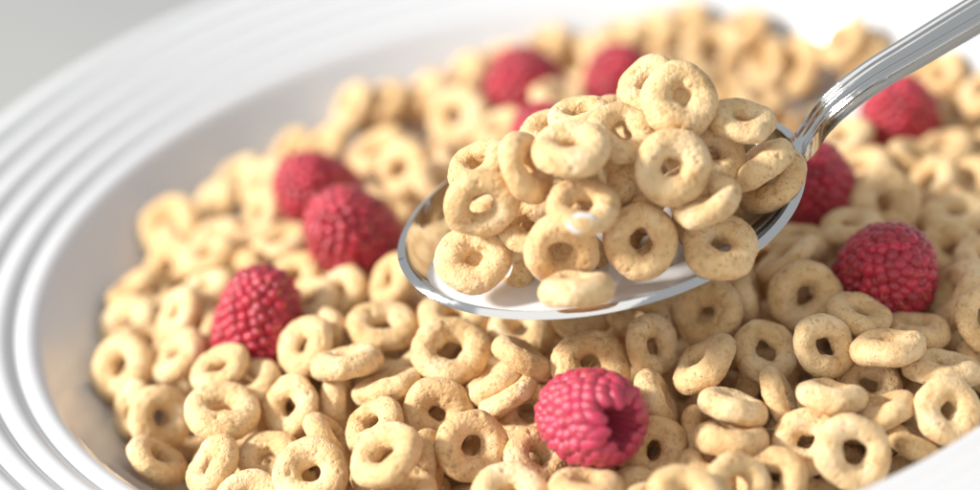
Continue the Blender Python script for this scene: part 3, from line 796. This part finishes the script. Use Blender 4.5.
# the rings buried below and the ones past the picture edge: one mass
def joined_rings(name, rows, label):
    VV = []; FF = []; base = 0
    cache = []
    for me in RINGS[:6]:
        v = np.empty(len(me.vertices)*3); me.vertices.foreach_get('co', v); v = v.reshape(150, 70, 3)[::5, ::5]
        cache.append(v.reshape(-1, 3))
    nu, nv = 30, 14
    f0 = np.array([(i*nv+j, ((i+1) % nu)*nv+j, ((i+1) % nu)*nv+(j+1) % nv, i*nv+(j+1) % nv) for i in range(nu) for j in range(nv)])
    for x, y, z, a, b, c, d in rows:
        M = np.array(ring_matrix((x*1e-5, y*1e-5, z*1e-5), (a, b, c), d*1e-5, rnd.uniform(0, 6.283)))
        v = cache[rnd.randrange(6)]; VV.append(v @ M[:3, :3].T + M[:3, 3]); FF.append(f0 + base); base += len(v)
    o = mesh_obj(name, np.concatenate(VV), np.concatenate(FF), CEREAL)
    tag(o, label, "cereal", kind="stuff")
if HIDDEN_RINGS:
    joined_rings("cereal_bed", HIDDEN_RINGS, "mass of cereal rings buried under the top layer in the bowl")

# ------------------------------------------------------------------ raspberries
def drupelet_mesh(seed):
    bm = bmesh.new(); bmesh.ops.create_icosphere(bm, subdivisions=3, radius=1.0)
    o = Vector((seed*7.3, seed*3.1, seed))
    for v in bm.verts:
        p = v.co.copy()
        if p.z > 0: p.z *= 1.0 - .10*(p.x*p.x + p.y*p.y)      # blunt top
        p *= 1 + .07*noise.noise(p*1.6 + o)
        v.co = p
    me = bpy.data.meshes.new("drupelet"); bm.to_mesh(me); bm.free()
    me.polygons.foreach_set('use_smooth', [True]*len(me.polygons)); return me
DR = {}
for mname, mat in (("red", BERRY_RED), ("pink", BERRY_PINK)):
    DR[mname] = []
    for s in range(4):
        me = drupelet_mesh(s); me.materials.append(mat); DR[mname].append(me)

def raspberry(loc, axis, D, L, label, colour, seed):
    r = random.Random(seed)
    root = empty("raspberry", loc); tag(root, label, "raspberry", "raspberries among the cereal")
    q = Vector(axis).normalized().to_track_quat('Z', 'Y')
    root.rotation_euler = q.to_euler()
    # egg profile: phi 0 = tip, PHI1 = inside of the lip
    PHI1 = math.radians(151); ds = .00205
    Rb = D/2 - .0007; a = L*.56
    def prof(phi):
        rr = Rb * math.sin(phi)**.78 * (1 - .10*math.cos(phi)) if phi < math.pi else 0
        z = a*math.cos(phi)*(1.0 if phi < math.pi/2 else .92) - L*.04
        return rr, z
    N = 400; cum = [0.0]; P = [prof(PHI1*i/N) for i in range(N+1)]
    for i in range(N):
        (r0, z0), (r1, z1) = P[i], P[i+1]; cum.append(cum[-1] + math.pi*(r0+r1)*math.hypot(r1-r0, z1-z0))
    n = int(cum[-1] / (ds*ds*.86)); ga = math.pi*(3-math.sqrt(5)); hv = []; hf = []
    for i in range(n):
        A = cum[-1]*(i+.5)/n; j = max(0, min(N-1, int(np.searchsorted(cum, A))-1))
        phi = PHI1*(j + (A-cum[j])/max(cum[j+1]-cum[j], 1e-12))/N
        rr, z = prof(phi); r2, z2 = prof(min(phi+.01, PHI1+.01))
        th = i*ga + r.gauss(0, .05)
        tr, tz = (r2-rr), (z2-z); tl = math.hypot(tr, tz) or 1; tr /= tl; tz /= tl
        er = Vector((math.cos(th), math.sin(th), 0)); et = Vector((-math.sin(th), math.cos(th), 0))
        tan = er*tr + Vector((0, 0, tz)); nor = (er*(-tz) + Vector((0, 0, tr)))
        if nor.dot(er*rr + Vector((0, 0, z+L*.04))) < 0: nor = -nor
        nor.normalize()
        lipf = max(0.0, (phi - math.radians(116)) / math.radians(40))
        sz = ds*.66*r.uniform(.90, 1.12)
        S = Vector((sz*(1+.06)*(1-.12*lipf), sz*(1.06 + .65*lipf), sz*(.98 - .1*lipf)))
        M3 = Matrix((tan.cross(nor).normalized(), tan, nor)).transposed()
        o = bpy.data.objects.new("drupelet", DR[colour][r.randrange(4)]); col.objects.link(o); o.parent = root
        pos = er*rr + Vector((0, 0, z)) - nor*(.0002 + r.uniform(0, .00025))
        o.matrix_local = Matrix.LocRotScale(pos, M3.to_quaternion(), S)
        if lipf < .2 and r.random() < .62:      # dried style: a fine curved hair
            tip = pos + nor*S.z*.96; d = (nor + Vector((r.gauss(0, .5), r.gauss(0, .5), r.gauss(0, .5)))).normalized()
            side = d.cross(Vector((.3, .5, .8))).normalized(); s2 = d.cross(side); ln = r.uniform(.0006, .0017); bend = Vector((r.gauss(0, .6), r.gauss(0, .6), r.gauss(0, .6)))
            b = len(hv)
            for sgm in range(4):
                t = sgm/3; c = tip + (d + bend*t*.7)*ln*t; w = .000055*(1 - .7*t)
                hv += [c + side*w, c + (-side*.5 + s2*.87)*w, c + (-side*.5 - s2*.87)*w]
            for sgm in range(3):
                for e in range(3):
                    f = (e+1) % 3; hf.append((b+sgm*3+e, b+sgm*3+f, b+sgm*3+3+f, b+sgm*3+3+e))
    h = mesh_obj("style_hairs", hv, hf, HAIR, root); tag(h, kind="stuff")
    # hollow: ribbed cup inside the opening; its outer skin closes the gaps between the drupelets
    V = []; F = []; nu = 72
    rl, zl = prof(PHI1)
    pr = [prof(math.radians(p)) for p in range(4, 152, 9)]
    prof_pts = [(max(x - .0007, .0002), z) for x, z in pr] + [(rl*.92, zl+.0004), (rl*.80, zl + L*.12), (rl*.66, zl + L*.28), (rl*.45, zl + L*.42), (.0003, zl + L*.50)]
    ni = len(pr)
    for k, (x, z) in enumerate(prof_pts):
        for t in range(nu):
            a2 = t*2*math.pi/nu; rip = (1 + .07*math.cos(18*a2 + .4*k)) if k >= ni else 1
            V.append((x*rip*math.cos(a2), x*rip*math.sin(a2), z))
    for k in range(len(prof_pts)-1):
        for t in range(nu):
            u = (t+1) % nu; F.append((k*nu+t, k*nu+u, (k+1)*nu+u, (k+1)*nu+t))
    mesh_obj("hollow", V, F, HOLLOW, root)
    return root
BERRIES = [
((-0.003030, -0.064401, 0.001995), (-0.519555, 0.814866, -0.257013), 0.01623, 0.01788, 'pink', 'pink raspberry at the front lying on its side, its hollow facing right'),
((0.054136, -0.033345, 0.000640), (0.176454, -0.538819, 0.823734), 0.01808, 0.01914, 'red', 'deep red raspberry at the right, in focus, below the blurred red one'),
((-0.058622, -0.016398, 0.000980), (0.304406, 0.237682, 0.922412), 0.01650, 0.01980, 'red', 'upright oval red raspberry nearest the left rim of the bowl'),
((-0.047032, 0.030404, 0.001105), (-0.511351, -0.357632, 0.781421), 0.01604, 0.01764, 'red', 'blurred raspberry, upper left one of the touching pair left of the spoon'),
((-0.040258, 0.005052, 0.004756), (-0.446079, -0.250051, 0.859353), 0.01714, 0.01790, 'red', 'blurred raspberry, lower right one of the touching pair left of the spoon'),
((-0.001688, 0.064672, -0.001413), (-0.206560, -0.293933, 0.933240), 0.01794, 0.01922, 'red', 'large blurred raspberry behind the spoon, left of the smaller one at the back'),
((0.018351, 0.060368, -0.000983), (-0.121875, -0.444842, 0.887278), 0.01610, 0.01780, 'red', 'blurred raspberry at the back partly hidden by the top of the spoon heap'),
((-0.000420, 0.028564, 0.005003), (-0.107645, -0.310564, 0.944438), 0.01472, 0.01592, 'red', 'raspberry almost hidden behind the heaped spoon, only a red sliver showing'),
((0.046802, -0.003741, 0.003396), (-0.190078, -0.153656, 0.969670), 0.01650, 0.01800, 'red', 'dark red raspberry behind the neck of the spoon'),
((0.071300, 0.032306, -0.004487), (-0.002938, -0.356505, 0.934289), 0.01619, 0.01740, 'red', 'blurred bright red raspberry below the spoon handle at the far right')
]
for i, (loc, ax, D, L, colour, label) in enumerate(BERRIES):
    raspberry(loc, ax, D, L, label, colour, 50 + i)

# ------------------------------------------------------------------ spoon
SC = Vector((0.005386, -0.032067, 0.023132)); LU = Vector((0.994856, 0.050757, 0.087662)); LV = Vector((-0.069900, 0.970335, 0.231439)); LN = Vector((-0.073398, -0.236380, 0.968884))
SA, SB, SD = .0347, .0238, .0115
spoon_m = Matrix((LU, LV, LN)).transposed().to_4x4(); spoon_m.translation = SC
spoon = empty("spoon"); spoon.matrix_world = spoon_m
tag(spoon, "polished steel spoon held over the bowl, heaped with cereal and milk", "spoon")
def half_width(u): return SB*(1 + .05*u/SA)*math.sqrt(max(0.0, 1 - (u/SA)**2))
def bowl_depth(u): return SD*max(0.0, 1 - (u/SA)**2)**.62
# centre line (u, height) through neck and handle
PATH = [(-.0347, 0), (-.02, 0), (0, 0), (.020, 0), (.0300, .0001), (.0345, .0010), (.0368, .0032), (.0402, .0075), (.0445, .0108), (.0500, .0138), (.0565, .0164), (.0690, .0214), (.085, .0275), (.105, .0340), (.130, .0400), (.155, .0440), (.170, .0455)]
def catmull(P, per):
    out = []
    for i in range(len(P)-1):
        p0 = np.array(P[max(i-1, 0)]); p1 = np.array(P[i]); p2 = np.array(P[i+1]); p3 = np.array(P[min(i+2, len(P)-1)])
        for k in range(per):
            t = k/per; out.append(.5*((2*p1) + (p2-p0)*t + (2*p0-5*p1+4*p2-p3)*t*t + (-p0+3*p1-3*p2+p3)*t**3))
    out.append(np.array(P[-1])); return np.array(out)
cl = catmull(PATH[3:], 10)
neck_arc = 0.0
def neck_half(s):         # s: distance past the bowl end
    return .0026 + .0010*min(1, max(0, s/.05)) + .0042*min(1, max(0, (s-.05)/.07))
def section(h_w, depth, bead, nt=40):
    """cross section across the width: (v, height, is concave)"""
    pts = []
    for t in np.linspace(-1, 1, nt+1):
        v = h_w*math.sin(t*math.pi/2) if depth > .004 else h_w*t
        x = abs(v)/h_w if h_w > 1e-6 else 1
        z = -depth*(1 - x**2.3)
        if bead > 0:
            e = (1 - x)*h_w      # distance from the edge
            z += bead*(.00042*math.exp(-((e-.0006)/.00042)**2) + .00030*math.exp(-((e-.0017)/.00036)**2) - .00010*math.exp(-((e-.0031)/.0006)**2))
        pts.append((v, z))
    return pts
rows = []
for t in np.linspace(0.0, 1.0, 46):     # the bowl up to u = .020
    ang = math.pi - t*(math.pi - math.acos(.020/SA)); u = SA*math.cos(ang)
    rows.append(((u, 0.0), (0.0, 1.0), max(half_width(u), 1e-5), bowl_depth(u), 0.0))
BOWL_END = None
s_acc = 0.0
for i in range(1, len(cl)):
    p = cl[i]; tdir = cl[min(i+1, len(cl)-1)] - cl[i-1]; tdir /= np.linalg.norm(tdir); nrm = (-tdir[1], tdir[0])
    seg = np.linalg.norm(cl[i]-cl[i-1]); s_acc += seg
    ss = s_acc - .015
    hw = half_width(min(p[0], SA*.999999)) if p[0] < SA else 0.0
    nh = neck_half(ss); hw2 = (hw**3 + nh**3)**(1/3) if ss > -.012 else (hw**3 + (nh*max(0, (ss+.015)/.003))**3)**(1/3)
    dep = bowl_depth(min(p[0], SA)) if p[0] < SA else 0
    dep = max(dep, 0) ; bead = min(1, max(0, (ss-.001)/.006))
    if p[0] >= SA*.985 and BOWL_END is None: BOWL_END = len(rows)
    rows.append((tuple(p), nrm, hw2, (dep**2 + .0004**2)**.5 if ss > 0 else (dep**2+(.0004*max(0, min(1, (ss+.015)/.015)))**2)**.5, bead))
NT_ = 40
def spoon_surface(row, off):
    (u, h), (nu_, nh_), hw, dep, bead = row
    pts = []
    for v, z in section(hw, dep, bead, NT_):
        pts.append((u + nu_*z, v, h + nh_*z))
    return pts
top = np.array([spoon_surface(r_, 0) for r_ in rows])
# surface normals by finite differences for the thickness
du = np.gradient(top, axis=0); dv = np.gradient(top, axis=1); nn = np.cross(du, dv); nl = np.linalg.norm(nn, axis=-1, keepdims=True); nn = nn/np.maximum(nl, 1e-12)
nn[0] = nn[1]
thick = np.array([.0015 if i < BOWL_END else .0015 + .0008*min(1, (i-BOWL_END)/20) for i in range(len(rows))])[:, None, None]
bot = top - nn*thick
def sheet_part(name, i0, i1, cap_end):
    a = top[i0:i1+1]; b = bot[i0:i1+1]; n, k = a.shape[:2]
    loop = np.concatenate([a, b[:, ::-1]], 1); m2 = 2*k
    V = loop.reshape(-1, 3); F = []
    for i in range(n-1):
        for j in range(m2):
            j2 = (j+1) % m2; F.append((i*m2+j, (i+1)*m2+j, (i+1)*m2+j2, i*m2+j2))
    if cap_end: F.append(tuple((n-1)*m2+j for j in range(m2)))
    o = mesh_obj(name, V, F, STEEL, spoon)
    bm = bmesh.new(); bm.from_mesh(o.data)
    bmesh.ops.remove_doubles(bm, verts=bm.verts, dist=2e-6)
    bmesh.ops.recalc_face_normals(bm, faces=bm.faces)
    bm.to_mesh(o.data); bm.free()
    o.data.polygons.foreach_set('use_smooth', [True]*len(o.data.polygons))
    mod = o.modifiers.new("bevel", 'BEVEL'); mod.width = .0004; mod.segments = 3; mod.limit_method = 'ANGLE'; mod.angle_limit = math.radians(50)
    return o
sheet_part("spoon_bowl", 0, BOWL_END, False)
sheet_part("handle", BOWL_END, len(rows)-1, True)

# ------------------------------------------------------------------ milk: level pool in the spoon
def inner_height(u, v):
    hw = half_width(u)
    if abs(u) >= SA or abs(v) >= hw: return 1.0
    return -bowl_depth(u)*(1 - (abs(v)/hw)**2.3)
inv = spoon_m.inverted()
low = math.hypot(SA*LU.z, SB*LV.z)
zm = SC.z - low - .0003
def milk_pt(x, y): return inv @ Vector((x, y, zm))
c0 = spoon_m @ Vector((-.008, -.008, 0)); V = [(c0.x, c0.y, zm)]; F = []
na, nr = 96, 14
for i in range(na):
    a = i*2*math.pi/na; lo, hi = 0.0, .05
    for _ in range(40):
        mid = (lo+hi)/2; p = milk_pt(c0.x + mid*math.cos(a), c0.y + mid*math.sin(a))
        if p.z > inner_height(p.x, p.y): lo = mid
        else: hi = mid
    for k in range(1, nr+1):
        t = (k/nr)**.6; edge = max(0, 1 - (1-t)*lo/.0016); rad = lo*t*(1.004 if k == nr else 1)
        V.append((c0.x + rad*math.cos(a), c0.y + rad*math.sin(a), zm))
for i in range(na):
    j = (i+1) % na
    F.append((0, 1+i*nr, 1+j*nr))
    for k in range(nr-1): F.append((1+i*nr+k, 1+i*nr+k+1, 1+j*nr+k+1, 1+j*nr+k))
b0 = len(V); V += [(x, y, z - .0012) for x, y, z in V[:b0]]
milk = mesh_obj("milk", V, F + [tuple(b0+q for q in f[::-1]) for f in F[:0]], MILK)
tag(milk, "white milk pooled in the spoon around the lowest cereal rings", "milk")


# a drop of milk lying in the dimple of a heaped ring
def milk_drop(loc, n, size):
    bm = bmesh.new(); bmesh.ops.create_icosphere(bm, subdivisions=4, radius=1.0)
    for v in bm.verts:
        p = v.co; k = 1 + .16*noise.noise(p*1.3 + Vector((3, 1, 7)))
        v.co = Vector((p.x*k*1.25, p.y*k*.85, p.z*.16))
    me = bpy.data.meshes.new("milk_drop"); bm.to_mesh(me); bm.free(); me.polygons.foreach_set('use_smooth', [True]*len(me.polygons)); me.materials.append(MILK)
    o = bpy.data.objects.new("milk_drop", me); col.objects.link(o)
    o.matrix_world = Matrix.LocRotScale(Vector(loc), Vector(n).to_track_quat('Z', 'Y'), Vector((size,)*3))
    tag(o, "drop of milk in the dimple of the middle ring of the heap", "milk")
milk_drop((0.000618, -0.057493, 0.034834), (0.011039, -0.848203, 0.529557), .0019)
